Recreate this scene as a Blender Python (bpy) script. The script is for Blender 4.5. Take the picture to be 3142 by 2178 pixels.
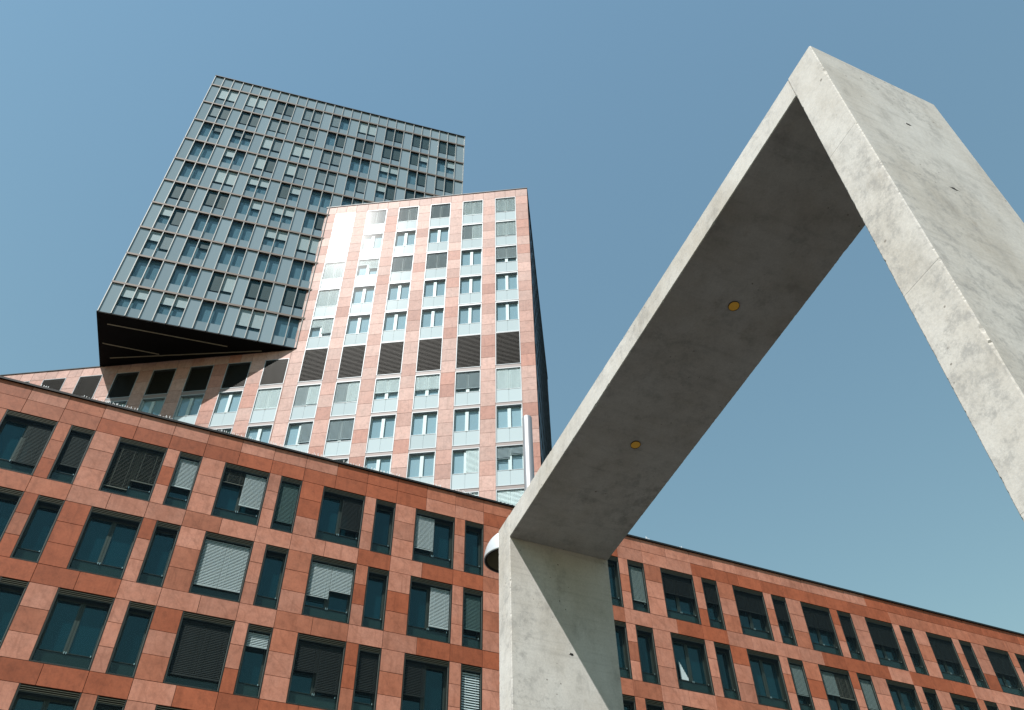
import bpy, math, random
from math import radians, sin, cos, pi
from mathutils import Vector, Matrix

for o in list(bpy.data.objects):
    bpy.data.objects.remove(o, do_unlink=True)
scene = bpy.context.scene
col = scene.collection
rnd = random.Random(7)

# ------------------------------------------------------------------ camera
EYE = 1.6
cam_d = bpy.data.cameras.new('camera')
cam_d.sensor_width = 36.0
cam_d.lens = 30.126
cam_d.clip_start = 0.05
cam_d.clip_end = 6000
cam = bpy.data.objects.new('camera', cam_d)
col.objects.link(cam)
CR = Vector((0.99973732, 0.01647537, -0.01593275))
CU = Vector((0.02291921, -0.71865655, 0.69498739))
CF = Vector((0.0, 0.69517, 0.71884538))
m = Matrix.Identity(4)
for i in range(3):
    m[i][0], m[i][1], m[i][2] = CR[i], CU[i], -CF[i]
m[2][3] = EYE
cam.matrix_world = m
scene.camera = cam
FPX = 2629.37 / 3142 * 1024

def project(P):
    """pixel position in a 1024 x 710 frame, used only to rank pieces by visible size"""
    v = Vector(P) - Vector((0, 0, EYE))
    d = v.dot(CF)
    if d < 0.1:
        return None
    return (512 + FPX * v.dot(CR) / d, 355 - FPX * v.dot(CU) / d)

# ------------------------------------------------------------------ sky, sun, exposure
SUN_AZ, SUN_EL = radians(-148.84), radians(55.5)      # azimuth clockwise from +Y
world = bpy.data.worlds.new('World')
scene.world = world
world.use_nodes = True
wn = world.node_tree
wn.nodes.clear()
sky = wn.nodes.new('ShaderNodeTexSky')
sky.sky_type = 'NISHITA'
sky.sun_disc = False
sky.sun_elevation = SUN_EL
sky.sun_rotation = SUN_AZ
sky.air_density = 2.6
sky.dust_density = 0.0
sky.ozone_density = 5.0
bg = wn.nodes.new('ShaderNodeBackground')
bg.inputs['Strength'].default_value = 0.066
out = wn.nodes.new('ShaderNodeOutputWorld')
tintn = wn.nodes.new('ShaderNodeMix')
tintn.data_type = 'RGBA'
tintn.blend_type = 'MULTIPLY'
tintn.inputs[0].default_value = 1.0
tintn.inputs[7].default_value = (1.17, 1.27, 1.17, 1)        # teal cast of the photograph's sky
wn.links.new(sky.outputs[0], tintn.inputs[6])
wn.links.new(tintn.outputs[2], bg.inputs[0])
wn.links.new(bg.outputs[0], out.inputs[0])

sd = Vector((sin(SUN_AZ) * cos(SUN_EL), cos(SUN_AZ) * cos(SUN_EL), sin(SUN_EL)))
sun_d = bpy.data.lights.new('sun', 'SUN')
sun_d.energy = 5.0
sun_d.angle = radians(0.53)
sun_d.color = (1.0, 0.965, 0.925)
sun = bpy.data.objects.new('sun', sun_d)
sun.rotation_euler = sd.to_track_quat('Z', 'Y').to_euler()
sun.location = (0, 0, 120)
col.objects.link(sun)

scene.view_settings.view_transform = 'Standard'
scene.view_settings.look = 'None'
scene.view_settings.gamma = 1
scene.view_settings.use_curve_mapping = False
scene.view_settings.exposure = 0.6

# ------------------------------------------------------------------ materials
class NT:
    def __init__(s, name):
        s.m = bpy.data.materials.new(name)
        s.m.use_nodes = True
        s.t = s.m.node_tree
        s.t.nodes.clear()
        s.o = s.n('ShaderNodeOutputMaterial')
    def n(s, typ, **kw):
        x = s.t.nodes.new(typ)
        for k, v in kw.items():
            setattr(x, k, v)
        return x
    def l(s, a, b):
        s.t.links.new(a, b)

def noise(t, vec, scale, detail=4, rough=0.6):
    x = t.n('ShaderNodeTexNoise')
    x.inputs['Scale'].default_value = scale
    x.inputs['Detail'].default_value = detail
    x.inputs['Roughness'].default_value = rough
    if vec:
        t.l(vec, x.inputs['Vector'])
    return x

def ramp(t, fac, stops):
    r = t.n('ShaderNodeValToRGB')
    e = r.color_ramp.elements
    while len(e) < len(stops):
        e.new(0.5)
    for el, (p, c) in zip(e, stops):
        el.position = p
        el.color = (c, c, c, 1) if not isinstance(c, tuple) else (*c, 1)
    t.l(fac, r.inputs[0])
    return r

def mixc(t, fac, a, b, blend='MIX'):
    x = t.n('ShaderNodeMix', data_type='RGBA', blend_type=blend)
    if isinstance(fac, (int, float)):
        x.inputs[0].default_value = fac
    else:
        t.l(fac, x.inputs[0])
    for k, v in ((6, a), (7, b)):
        if isinstance(v, tuple):
            x.inputs[k].default_value = (*v, 1)
        else:
            t.l(v, x.inputs[k])
    return x.outputs[2]

def simple(name, c, rough=0.5, metal=0.0, ior=1.45, spec=0.5):
    t = NT(name)
    b = t.n('ShaderNodeBsdfPrincipled')
    b.inputs['Base Color'].default_value = (*c, 1)
    b.inputs['Roughness'].default_value = rough
    b.inputs['Metallic'].default_value = metal
    b.inputs['IOR'].default_value = ior
    b.inputs['Specular IOR Level'].default_value = spec
    t.l(b.outputs[0], t.o.inputs[0])
    return t.m

def stone(name, c, c2, vein=0.5):
    """honed sandstone cladding: cloudy tone, veins, rust stains, fine grain"""
    t = NT(name)
    b = t.n('ShaderNodeBsdfPrincipled')
    tc = t.n('ShaderNodeTexCoord')
    oi = t.n('ShaderNodeObjectInfo')
    geo = t.n('ShaderNodeNewGeometry')
    off = t.n('ShaderNodeVectorMath', operation='SCALE')
    comb = t.n('ShaderNodeCombineXYZ')
    for k in range(3):
        t.l(oi.outputs['Random'], comb.inputs[k])
    t.l(comb.outputs[0], off.inputs[0]); off.inputs[3].default_value = 40
    add = t.n('ShaderNodeVectorMath', operation='ADD')
    t.l(geo.outputs['Position'], add.inputs[0]); t.l(off.outputs[0], add.inputs[1])
    v = add.outputs[0]
    n1 = noise(t, v, 0.9, 5, 0.62)
    n2 = noise(t, v, 14, 4, 0.7)
    r1 = ramp(t, n1.outputs['Fac'], [(0.3, 0.0), (0.72, 1.0)])
    base = mixc(t, r1.outputs[0], c, c2)
    # grain
    g = ramp(t, n2.outputs['Fac'], [(0.25, 0.86), (0.75, 1.1)])
    base = mixc(t, 1.0, base, g.outputs[0], 'MULTIPLY')
    n3 = noise(t, v, 3.4, 6, 0.72)
    g3 = ramp(t, n3.outputs['Fac'], [(0.26, 0.70), (0.5, 1.0), (0.76, 1.14)])
    base = mixc(t, 1.0, base, g3.outputs[0], 'MULTIPLY')
    mp = t.n('ShaderNodeMapping'); mp.inputs['Scale'].default_value = (5.0, 5.0, 0.35)
    t.l(v, mp.inputs['Vector'])
    n4 = noise(t, mp.outputs[0], 1.0, 5, 0.65)      # rain streaks
    g4 = ramp(t, n4.outputs['Fac'], [(0.52, 0.0), (0.74, 0.6)])
    base = mixc(t, g4.outputs[0], base, tuple(x * 0.66 for x in c2))
    # curved veins
    w = t.n('ShaderNodeTexWave', wave_type='BANDS', bands_direction='DIAGONAL')
    w.inputs['Scale'].default_value = 0.55
    w.inputs['Distortion'].default_value = 9
    w.inputs['Detail'].default_value = 3
    w.inputs['Detail Scale'].default_value = 1.1
    t.l(v, w.inputs['Vector'])
    wr = ramp(t, w.outputs['Fac'], [(0.0, 1.0), (0.06, 0.0)])
    vm = t.n('ShaderNodeMath', operation='MULTIPLY'); vm.inputs[1].default_value = vein * 0.5
    t.l(wr.outputs[0], vm.inputs[0])
    dark = tuple(x * 0.62 for x in c2)
    base = mixc(t, vm.outputs[0], base, dark)
    # per panel tone
    hs = t.n('ShaderNodeHueSaturation')
    mr = t.n('ShaderNodeMapRange')
    mr.inputs[3].default_value = 0.86; mr.inputs[4].default_value = 1.13
    t.l(oi.outputs['Random'], mr.inputs[0])
    t.l(mr.outputs[0], hs.inputs['Value'])
    t.l(base, hs.inputs['Color'])
    t.l(hs.outputs[0], b.inputs['Base Color'])
    b.inputs['Roughness'].default_value = 0.55
    b.inputs['Specular IOR Level'].default_value = 0.18
    bp = t.n('ShaderNodeBump'); bp.inputs['Strength'].default_value = 0.12; bp.inputs['Distance'].default_value = 0.01
    t.l(n2.outputs['Fac'], bp.inputs['Height']); t.l(bp.outputs[0], b.inputs['Normal'])
    t.l(b.outputs[0], t.o.inputs[0])
    return t.m

def clear_glass(name, tint=(0.9, 0.95, 0.95), rough=0.0, ior=1.5, boost=1.0, gtint=(1, 1, 1), wave=0.0):
    """thin pane: transparent with fresnel reflection of the surroundings"""
    t = NT(name)
    fr = t.n('ShaderNodeFresnel'); fr.inputs['IOR'].default_value = ior
    tr = t.n('ShaderNodeBsdfTransparent'); tr.inputs[0].default_value = (*tint, 1)
    gl = t.n('ShaderNodeBsdfGlossy'); gl.inputs['Color'].default_value = (*gtint, 1)
    gl.inputs['Roughness'].default_value = rough
    mu = t.n('ShaderNodeMath', operation='MULTIPLY', use_clamp=True); mu.inputs[1].default_value = boost
    t.l(fr.outputs[0], mu.inputs[0])
    ge = t.n('ShaderNodeNewGeometry')               # the inner face of the thin pane adds no second mirror
    inv = t.n('ShaderNodeMath', operation='SUBTRACT'); inv.inputs[0].default_value = 1.0
    t.l(ge.outputs['Backfacing'], inv.inputs[1])
    mf = t.n('ShaderNodeMath', operation='MULTIPLY'); t.l(mu.outputs[0], mf.inputs[0]); t.l(inv.outputs[0], mf.inputs[1])
    mx = t.n('ShaderNodeMixShader')
    t.l(mf.outputs[0], mx.inputs[0]); t.l(tr.outputs[0], mx.inputs[1]); t.l(gl.outputs[0], mx.inputs[2])
    if wave:
        geo = t.n('ShaderNodeNewGeometry')
        n1 = noise(t, geo.outputs['Position'], 0.9, 2, 0.5)
        bp = t.n('ShaderNodeBump'); bp.inputs['Strength'].default_value = wave; bp.inputs['Distance'].default_value = 0.05
        t.l(n1.outputs['Fac'], bp.inputs['Height']); t.l(bp.outputs[0], gl.inputs['Normal']); t.l(bp.outputs[0], fr.inputs['Normal'])
    t.l(mx.outputs[0], t.o.inputs[0])
    return t.m

def sheet_glass(name, c, rough=0.04, ior=1.9, wave=0.15, mottle=0.12, tint=(1, 1, 1)):
    """back-painted or dark-backed glass: body colour under a reflective face, slightly wavy"""
    t = NT(name)
    b = t.n('ShaderNodeBsdfPrincipled')
    geo = t.n('ShaderNodeNewGeometry')
    oi = t.n('ShaderNodeObjectInfo')
    n1 = noise(t, geo.outputs['Position'], 0.7, 3, 0.5)
    mr = t.n('ShaderNodeMapRange'); mr.inputs[3].default_value = 1 - mottle; mr.inputs[4].default_value = 1 + mottle
    t.l(oi.outputs['Random'], mr.inputs[0])
    hs = t.n('ShaderNodeHueSaturation'); hs.inputs['Color'].default_value = (*c, 1)
    t.l(mr.outputs[0], hs.inputs['Value']); t.l(hs.outputs[0], b.inputs['Base Color'])
    b.inputs['Roughness'].default_value = rough
    b.inputs['IOR'].default_value = ior
    b.inputs['Specular Tint'].default_value = (*tint, 1)
    bp = t.n('ShaderNodeBump'); bp.inputs['Strength'].default_value = wave; bp.inputs['Distance'].default_value = 0.03
    t.l(n1.outputs['Fac'], bp.inputs['Height']); t.l(bp.outputs[0], b.inputs['Normal'])
    t.l(b.outputs[0], t.o.inputs[0])
    return t.m

def concrete(name):
    t = NT(name)
    b = t.n('ShaderNodeBsdfPrincipled')
    geo = t.n('ShaderNodeNewGeometry')
    v = geo.outputs['Position']
    mp = t.n('ShaderNodeMapping'); mp.inputs['Scale'].default_value = (1.0, 1.0, 0.55)
    t.l(v, mp.inputs['Vector'])
    big = noise(t, mp.outputs[0], 0.7, 6, 0.62)
    mid = noise(t, mp.outputs[0], 3.2, 6, 0.7)
    fine = noise(t, v, 38, 4, 0.7)
    r = ramp(t, big.outputs['Fac'], [(0.28, (0.42, 0.385, 0.335)), (0.5, (0.525, 0.503, 0.468)), (0.74, (0.58, 0.57, 0.545))])
    r2 = ramp(t, mid.outputs['Fac'], [(0.28, 0.72), (0.46, 0.97), (0.7, 1.06)])
    c = mixc(t, 1.0, r.outputs[0], r2.outputs[0], 'MULTIPLY')
    # dark blotches and brown water stains
    st = noise(t, mp.outputs[0], 1.7, 8, 0.75)
    sr = ramp(t, st.outputs['Fac'], [(0.60, 0.0), (0.72, 1.0)])
    sm = t.n('ShaderNodeMath', operation='MULTIPLY'); sm.inputs[1].default_value = 0.5
    t.l(sr.outputs[0], sm.inputs[0])
    c = mixc(t, sm.outputs[0], c, (0.25, 0.205, 0.155))
    tc = t.n('ShaderNodeTexCoord')
    ms = t.n('ShaderNodeMapping'); ms.inputs['Scale'].default_value = (5.0, 0.35, 9.0)
    t.l(tc.outputs['Object'], ms.inputs['Vector'])
    sn = noise(t, ms.outputs[0], 1.6, 6, 0.68)
    sg_ = ramp(t, sn.outputs['Fac'], [(0.26, 0.80), (0.46, 0.99), (0.75, 1.05)])
    c = mixc(t, 0.85, c, sg_.outputs[0], 'MULTIPLY')
    # air holes
    vo = t.n('ShaderNodeTexVoronoi'); vo.inputs['Scale'].default_value = 7
    t.l(v, vo.inputs['Vector'])
    pm = noise(t, v, 1.1, 2)
    lo = t.n('ShaderNodeMapRange'); lo.inputs[1].default_value = 0.45; lo.inputs[2].default_value = 0.75
    lo.inputs[3].default_value = 0.0; lo.inputs[4].default_value = 0.17
    t.l(pm.outputs['Fac'], lo.inputs[0])
    lt = t.n('ShaderNodeMath', operation='LESS_THAN')
    t.l(vo.outputs['Distance'], lt.inputs[0]); t.l(lo.outputs[0], lt.inputs[1])
    hm = t.n('ShaderNodeMath', operation='MULTIPLY'); hm.inputs[1].default_value = 0.75
    t.l(lt.outputs[0], hm.inputs[0])
    c = mixc(t, hm.outputs[0], c, (0.16, 0.14, 0.12))
    bl = noise(t, v, 5.5, 9, 0.78)
    bm_ = noise(t, v, 0.55, 3, 0.5)
    blr = ramp(t, bl.outputs['Fac'], [(0.5, 0.0), (0.62, 1.0)])
    bmr = ramp(t, bm_.outputs['Fac'], [(0.46, 0.0), (0.62, 0.75)])
    bx = t.n('ShaderNodeMath', operation='MULTIPLY'); t.l(blr.outputs[0], bx.inputs[0]); t.l(bmr.outputs[0], bx.inputs[1])
    c = mixc(t, bx.outputs[0], c, (0.30, 0.29, 0.275))
    f2 = ramp(t, fine.outputs['Fac'], [(0.25, 0.88), (0.75, 1.1)])
    c = mixc(t, 1.0, c, f2.outputs[0], 'MULTIPLY')
    t.l(c, b.inputs['Base Color'])
    b.inputs['Roughness'].default_value = 0.88
    b.inputs['Specular IOR Level'].default_value = 0.25
    ad = t.n('ShaderNodeMath', operation='MULTIPLY_ADD'); ad.inputs[1].default_value = -1.4
    t.l(lt.outputs[0], ad.inputs[0]); t.l(fine.outputs['Fac'], ad.inputs[2])
    a2 = t.n('ShaderNodeMath', operation='MULTIPLY_ADD'); a2.inputs[1].default_value = 1.6
    t.l(mid.outputs['Fac'], a2.inputs[0]); t.l(ad.outputs[0], a2.inputs[2])
    bp = t.n('ShaderNodeBump'); bp.inputs['Strength'].default_value = 0.3; bp.inputs['Distance'].default_value = 0.004
    t.l(a2.outputs[0], bp.inputs['Height']); t.l(bp.outputs[0], b.inputs['Normal'])
    t.l(b.outputs[0], t.o.inputs[0])
    return t.m

def asphalt(name):
    t = NT(name)
    b = t.n('ShaderNodeBsdfPrincipled')
    geo = t.n('ShaderNodeNewGeometry')
    n1 = noise(t, geo.outputs['Position'], 0.2, 5)
    n2 = noise(t, geo.outputs['Position'], 60, 3)
    r = ramp(t, n1.outputs['Fac'], [(0.3, (0.016, 0.015, 0.014)), (0.7, (0.028, 0.026, 0.024))])
    t.l(r.outputs[0], b.inputs['Base Color'])
    b.inputs['Roughness'].default_value = 0.9
    bp = t.n('ShaderNodeBump'); bp.inputs['Strength'].default_value = 0.4; bp.inputs['Distance'].default_value = 0.01
    t.l(n2.outputs['Fac'], bp.inputs['Height']); t.l(bp.outputs[0], b.inputs['Normal'])
    t.l(b.outputs[0], t.o.inputs[0])
    return t.m

def blind_mat(name, c, rough=0.6):
    return simple(name, c, rough, 0, 1.45, 0.3)

M = {}
M['stone_light'] = stone('salmon_sandstone', (0.465, 0.212, 0.148), (0.37, 0.146, 0.092), 0.5)
M['stone_mid'] = stone('rose_sandstone', (0.39, 0.146, 0.086), (0.32, 0.108, 0.06), 0.5)
M['stone_dark'] = stone('terracotta_sandstone', (0.33, 0.095, 0.045), (0.27, 0.073, 0.033), 0.3)
M['tstone_light'] = stone('hazed_sandstone_light', (0.48, 0.315, 0.27), (0.45, 0.275, 0.23), 0.25)  # same stone as the low building, with sun glare and haze in its colour
M['tstone_mid'] = stone('hazed_sandstone_mid', (0.44, 0.26, 0.215), (0.40, 0.22, 0.175), 0.3)
M['tstone_dark'] = stone('hazed_sandstone_dark', (0.39, 0.195, 0.15), (0.36, 0.17, 0.125), 0.3)
M['core'] = simple('dark_wall_backing', (0.035, 0.022, 0.018), 0.9)
M['frame_dark'] = simple('dark_bronze_frame', (0.018, 0.018, 0.014), 0.45, 0.3)
M['frame_edge'] = simple('grey_aluminium_edge', (0.12, 0.13, 0.12), 0.45, 0.4)
M['head_rail'] = simple('bronze_head_rail', (0.10, 0.095, 0.07), 0.4, 0.6)
M['inner_glass'] = sheet_glass('teal_inner_glass', (0.002, 0.014, 0.020), 0.01, 1.6, 0.0, 0.6, (0.5, 0.9, 1.0))
M['outer_glass'] = clear_glass('clear_outer_pane', (0.90, 0.95, 0.94), 0.0, 1.4, 0.35)
M['balustrade'] = sheet_glass('green_grey_balustrade_glass', (0.012, 0.025, 0.024), 0.06, 1.45, 0.05, 0.2)
M['sash'] = simple('dark_sash', (0.035, 0.04, 0.036), 0.5, 0.2)
M['clip'] = simple('steel_clip', (0.6, 0.6, 0.6), 0.3, 0.9)
M['blind_white'] = blind_mat('white_blind', (0.56, 0.545, 0.575))
M['blind_brown'] = blind_mat('brown_grey_blind', (0.16, 0.14, 0.12))
M['blind_dark'] = blind_mat('charcoal_blind', (0.009, 0.0075, 0.0065))
M['blind_green'] = blind_mat('grey_green_blind', (0.07, 0.105, 0.105))
M['blind_grey'] = blind_mat('grey_blind', (0.20, 0.215, 0.215))
M['coping'] = simple('black_metal_coping', (0.012, 0.011, 0.010), 0.5, 0.3)
M['spike'] = simple('white_plastic_spike', (0.8, 0.8, 0.8), 0.4)
M['white_frame'] = simple('silver_window_frame', (0.33, 0.355, 0.37), 0.45, 0.1)
M['white_paint'] = simple('white_mullion', (0.52, 0.56, 0.57), 0.45)
M['tower_sash_glass'] = sheet_glass('pale_blue_sash_glass', (0.26, 0.355, 0.405), 0.05, 1.8, 0.05, 0.12)
M['tower_parapet'] = sheet_glass('frosted_parapet_glass', (0.42, 0.495, 0.52), 0.14, 1.22, 0.03, 0.06)
M['tower_outer'] = clear_glass('tower_outer_pane', (0.94, 0.97, 0.97), 0.17, 1.5, 0.085)
M['louver'] = simple('bronze_louver_slat', (0.03, 0.026, 0.018), 0.5, 0.2)
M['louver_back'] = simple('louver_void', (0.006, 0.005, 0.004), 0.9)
M['gap_bar'] = simple('taupe_transom', (0.20, 0.16, 0.15), 0.5)
M['silver_bar'] = simple('silver_transom', (0.33, 0.35, 0.36), 0.5, 0.2)
M['tblind_white'] = blind_mat('tower_white_blind', (0.80, 0.86, 0.87))
M['tblind_grey'] = blind_mat('tower_grey_blind', (0.27, 0.315, 0.34))
M['tblind_mid'] = blind_mat('tower_silver_blind', (0.42, 0.46, 0.48))
M['fin'] = simple('champagne_fin', (0.29, 0.30, 0.285), 0.5, 0.15)
M['band'] = simple('bronze_band', (0.11, 0.085, 0.066), 0.6, 0.1)
M['opaque_glass'] = sheet_glass('grey_blue_opaque_glass', (0.205, 0.26, 0.28), 0.07, 1.75, 0.05, 0.10)
M['sill_glass'] = sheet_glass('slate_blue_sill_glass', (0.17, 0.222, 0.243), 0.07, 1.7, 0.05, 0.12)
M['vision_back'] = sheet_glass('deep_teal_vision_glass', (0.085, 0.15, 0.185), 0.03, 1.7, 0.05, 0.1)
M['glass_outer'] = clear_glass('box_tower_pane', (0.93, 0.96, 0.96), 0.02, 1.45, 0.5, (0.7, 0.95, 1.0))
M['gblind_P'] = blind_mat('pale_roller', (0.31, 0.35, 0.365))
M['gblind_G'] = blind_mat('grey_roller', (0.105, 0.135, 0.15))
M['gblind_D'] = blind_mat('dark_roller', (0.004, 0.026, 0.029))
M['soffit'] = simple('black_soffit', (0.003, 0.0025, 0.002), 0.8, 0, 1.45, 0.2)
M['trim'] = simple('bronze_soffit_trim', (0.30, 0.26, 0.17), 0.5)
M['side_glass'] = sheet_glass('side_dark_glass', (0.01, 0.015, 0.02), 0.05, 1.6, 0.02, 0.1)
M['concrete'] = concrete('fair_faced_concrete')
M['hole'] = simple('anchor_hole_shadow', (0.012, 0.010, 0.008), 0.95)
def lit(name, c, e):
    m_ = simple(name, c, 0.5)
    b = [n for n in m_.node_tree.nodes if n.type == 'BSDF_PRINCIPLED'][0]
    b.inputs['Emission Color'].default_value = (*c, 1)
    b.inputs['Emission Strength'].default_value = e
    return m_
M['amber'] = lit('amber_light_cover', (0.50, 0.27, 0.035), 0.1)
M['alu'] = simple('brushed_aluminium', (0.33, 0.325, 0.33), 0.45, 0.6)
M['lamp_white'] = simple('pale_lamp_shell', (0.52, 0.54, 0.56), 0.35, 0.2)
M['lamp_in'] = simple('lamp_reflector', (0.17, 0.145, 0.085), 0.4, 0.5)
M['lamp_dark'] = simple('lamp_rim_gasket', (0.02, 0.018, 0.012), 0.6)
M['ground'] = asphalt('asphalt')
M['roof'] = simple('gravel_roof', (0.12, 0.12, 0.11), 0.9)

# ------------------------------------------------------------------ mesh helpers
class MB:
    def __init__(s):
        s.v, s.f, s.mi = [], [], []
    def quad(s, a, b, c, d, mi=0):
        k = len(s.v)
        s.v += [a, b, c, d]
        s.f.append((k, k + 1, k + 2, k + 3)); s.mi.append(mi)
    def box(s, x0, x1, y0, y1, z0, z1, mi=0):
        k = len(s.v)
        s.v += [(x0, y0, z0), (x1, y0, z0), (x1, y1, z0), (x0, y1, z0),
                (x0, y0, z1), (x1, y0, z1), (x1, y1, z1), (x0, y1, z1)]
        for q in ((0, 3, 2, 1), (4, 5, 6, 7), (0, 1, 5, 4), (1, 2, 6, 5), (2, 3, 7, 6), (3, 0, 4, 7)):
            s.f.append(tuple(k + i for i in q)); s.mi.append(mi)
    def slab(s, x0, x1, y0, y1, z0, z1, ch=0.004, mi=0):
        """cladding piece: front face (y0) with a small chamfer, sides back to y1"""
        k = len(s.v)
        s.v += [(x0 + ch, y0, z0 + ch), (x1 - ch, y0, z0 + ch), (x1 - ch, y0, z1 - ch), (x0 + ch, y0, z1 - ch),
                (x0, y0 + ch, z0), (x1, y0 + ch, z0), (x1, y0 + ch, z1), (x0, y0 + ch, z1),
                (x0, y1, z0), (x1, y1, z0), (x1, y1, z1), (x0, y1, z1)]
        for q in ((0, 1, 2, 3), (0, 4, 5, 1), (1, 5, 6, 2), (2, 6, 7, 3), (3, 7, 4, 0),
                  (4, 8, 9, 5), (5, 9, 10, 6), (6, 10, 11, 7), (7, 11, 8, 4), (8, 11, 10, 9)):
            s.f.append(tuple(k + i for i in q)); s.mi.append(mi)
    def mesh(s, name, mats):
        me = bpy.data.meshes.new(name)
        me.from_pydata(s.v, [], s.f)
        if not isinstance(mats, (list, tuple)):
            mats = [mats]
        for x in mats:
            me.materials.append(x)
        if len(mats) > 1:
            me.polygons.foreach_set('material_index', s.mi)
        me.update()
        return me
    def build(s, name, mats, parent=None, loc=(0, 0, 0), rot=None):
        return put(name, s.mesh(name, mats), parent, loc, rot)

def put(name, me, parent=None, loc=(0, 0, 0), rot=None):
    o = bpy.data.objects.new(name, me)
    o.location = loc
    if rot:
        o.rotation_euler = rot
    o.parent = parent
    col.objects.link(o)
    return o

def thing(name, label, cat, loc, rz=0.0):
    o = bpy.data.objects.new(name, None)
    o.location = loc
    o.rotation_euler = (0, 0, rz)
    o['label'] = label
    o['category'] = cat
    col.objects.link(o)
    return o

def visible_area(loc, rz, x0, x1, z0, z1):
    """rough size in the frame of a facade piece (0 when outside)"""
    c, s = cos(rz), sin(rz)
    pts = []
    for x, z in ((x0, z0), (x1, z0), (x1, z1), (x0, z1)):
        p = project((loc[0] + c * x, loc[1] + s * x, z))
        if p is None:
            return 0
        pts.append(p)
    mx = sum(p[0] for p in pts) / 4; my = sum(p[1] for p in pts) / 4
    if not (-15 < mx < 1039 and -15 < my < 725):
        return 0
    a = 0
    for i in range(4):
        a += pts[i][0] * pts[(i + 1) % 4][1] - pts[(i + 1) % 4][0] * pts[i][1]
    return abs(a) / 2

def place_panels(root, loc, rz, panels, mats, limit, y_front=0.0, thick=0.04, gap=0.016, hidden=None):
    """panels: (x0,x1,z0,z1,tone). The largest in view are parts, the rest one joined part."""
    ranked = []
    for p in panels:
        a = visible_area(loc, rz, *p[:4])
        if hidden and hidden(p):
            a = 0
        ranked.append((a, p))
    ranked.sort(key=lambda q: -q[0])
    cache = {}
    rest = MB()
    keys = list(mats)
    for i, (a, (x0, x1, z0, z1, tone)) in enumerate(ranked):
        w, h = round(x1 - x0, 4), round(z1 - z0, 4)
        if i < limit and a > 3:
            k = (w, h, tone)
            if k not in cache:
                b = MB()
                b.slab(-w / 2 + gap / 2, w / 2 - gap / 2, 0, thick, -h / 2 + gap / 2, h / 2 - gap / 2)
                cache[k] = b.mesh('stone_panel', mats[tone])
            put('stone_panel', cache[k], root, ((x0 + x1) / 2, y_front + rnd.uniform(-0.003, 0.003), (z0 + z1) / 2),
                (rnd.gauss(0, 0.0022), 0, rnd.gauss(0, 0.0022)))
        else:
            dy = rnd.uniform(-0.003, 0.003)
            rest.slab(x0 + gap / 2, x1 - gap / 2, y_front + dy, y_front + thick, z0 + gap / 2, z1 - gap / 2, mi=keys.index(tone))
    if rest.f:
        o = rest.build('stone_cladding', [mats[k] for k in keys], root)
        o['kind'] = 'stuff'

def slat_blind(w, drop, pitch=0.055, depth=0.045, tilt=0.55):
    """venetian blind hanging from z=0 down: separate tilted slats and a bottom bar"""
    b = MB()
    n = max(1, int(drop / pitch))
    for i in range(n):
        z = -i * pitch - 0.02
        dz = depth * sin(tilt)
        dy = depth * cos(tilt)
        b.quad((0, 0, z - dz), (w, 0, z - dz), (w, dy, z), (0, dy, z))
    b.box(0, w, 0.0, 0.045, -drop - 0.03, -drop)
    # ladder cords
    for fx in (0.22, 0.78):
        b.box(w * fx - 0.004, w * fx + 0.004, -0.004, -0.001, -drop, 0)
    return b

# ------------------------------------------------------------------ ground
g = MB()
g.quad((-3000, -3000, 0), (3000, -3000, 0), (3000, 3000, 0), (-3000, 3000, 0))
go = g.build('ground', M['ground'])
go['kind'] = 'structure'

# ------------------------------------------------------------------ low stone building
p = 1.4
AZ = 0.43436579
LD = Vector((cos(AZ), sin(AZ), 0)); LN = Vector((-sin(AZ), cos(AZ), 0))
LU0, LDIST = -8.90955554, 21.69909413
T1, HF, HW, WL, NL, RF = [k * p for k in (16.29231845, 2.43886595, 1.91378015, 1.33249918, 0.64842871, 17.27933726)]
T1 += EYE; RF += EYE
lloc = LD * (-LU0 * p) + LN * (LDIST * p)
lloc = (lloc.x, lloc.y, 0.0)
low = thing('stone_office_building', 'long low salmon sandstone office building with dark punched windows along the bottom', 'building', lloc, AZ)
ROWS = 5
K0, K1 = -18, 30            # bays in units of one parapet panel
DEPTH_L = 9.0

# wall backing with real window recesses
core = MB()
zbot = T1 - (ROWS - 1) * HF - HW
xa, xb = K0 * p, K1 * p
core.box(xa, xb, 0.42, DEPTH_L, 0.01, RF - 0.02)
cols = []                                   # (x0, x1, kind, k)
for k in range(K0 + 3, K1 + 1, 3):
    cols.append(((k - 1) * p - WL, (k - 1) * p, 'w', k - 1))
    cols.append((k * p - NL, k * p, 'n', k))
def rows_z(i):
    zt = T1 - i * HF
    return zt - HW, zt
FB0, FB1 = 0.040, 0.42
edge = xa
for (x0, x1, kd, k) in cols:
    if x0 > edge:
        core.box(edge, x0, FB0, FB1, 0.01, RF - 0.03)
    edge = x1
    top = RF - 0.03
    for i in range(ROWS):
        zb, zt = rows_z(i)
        core.box(x0, x1, FB0 + 0.0015, FB1, zt, top)
        top = zb
    core.box(x0, x1, FB0 + 0.0015, FB1, 0.01, top)
if edge < xb:
    core.box(edge, xb, FB0, FB1, 0.01, RF - 0.03)
core.build('wall', M['core'], low)

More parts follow.
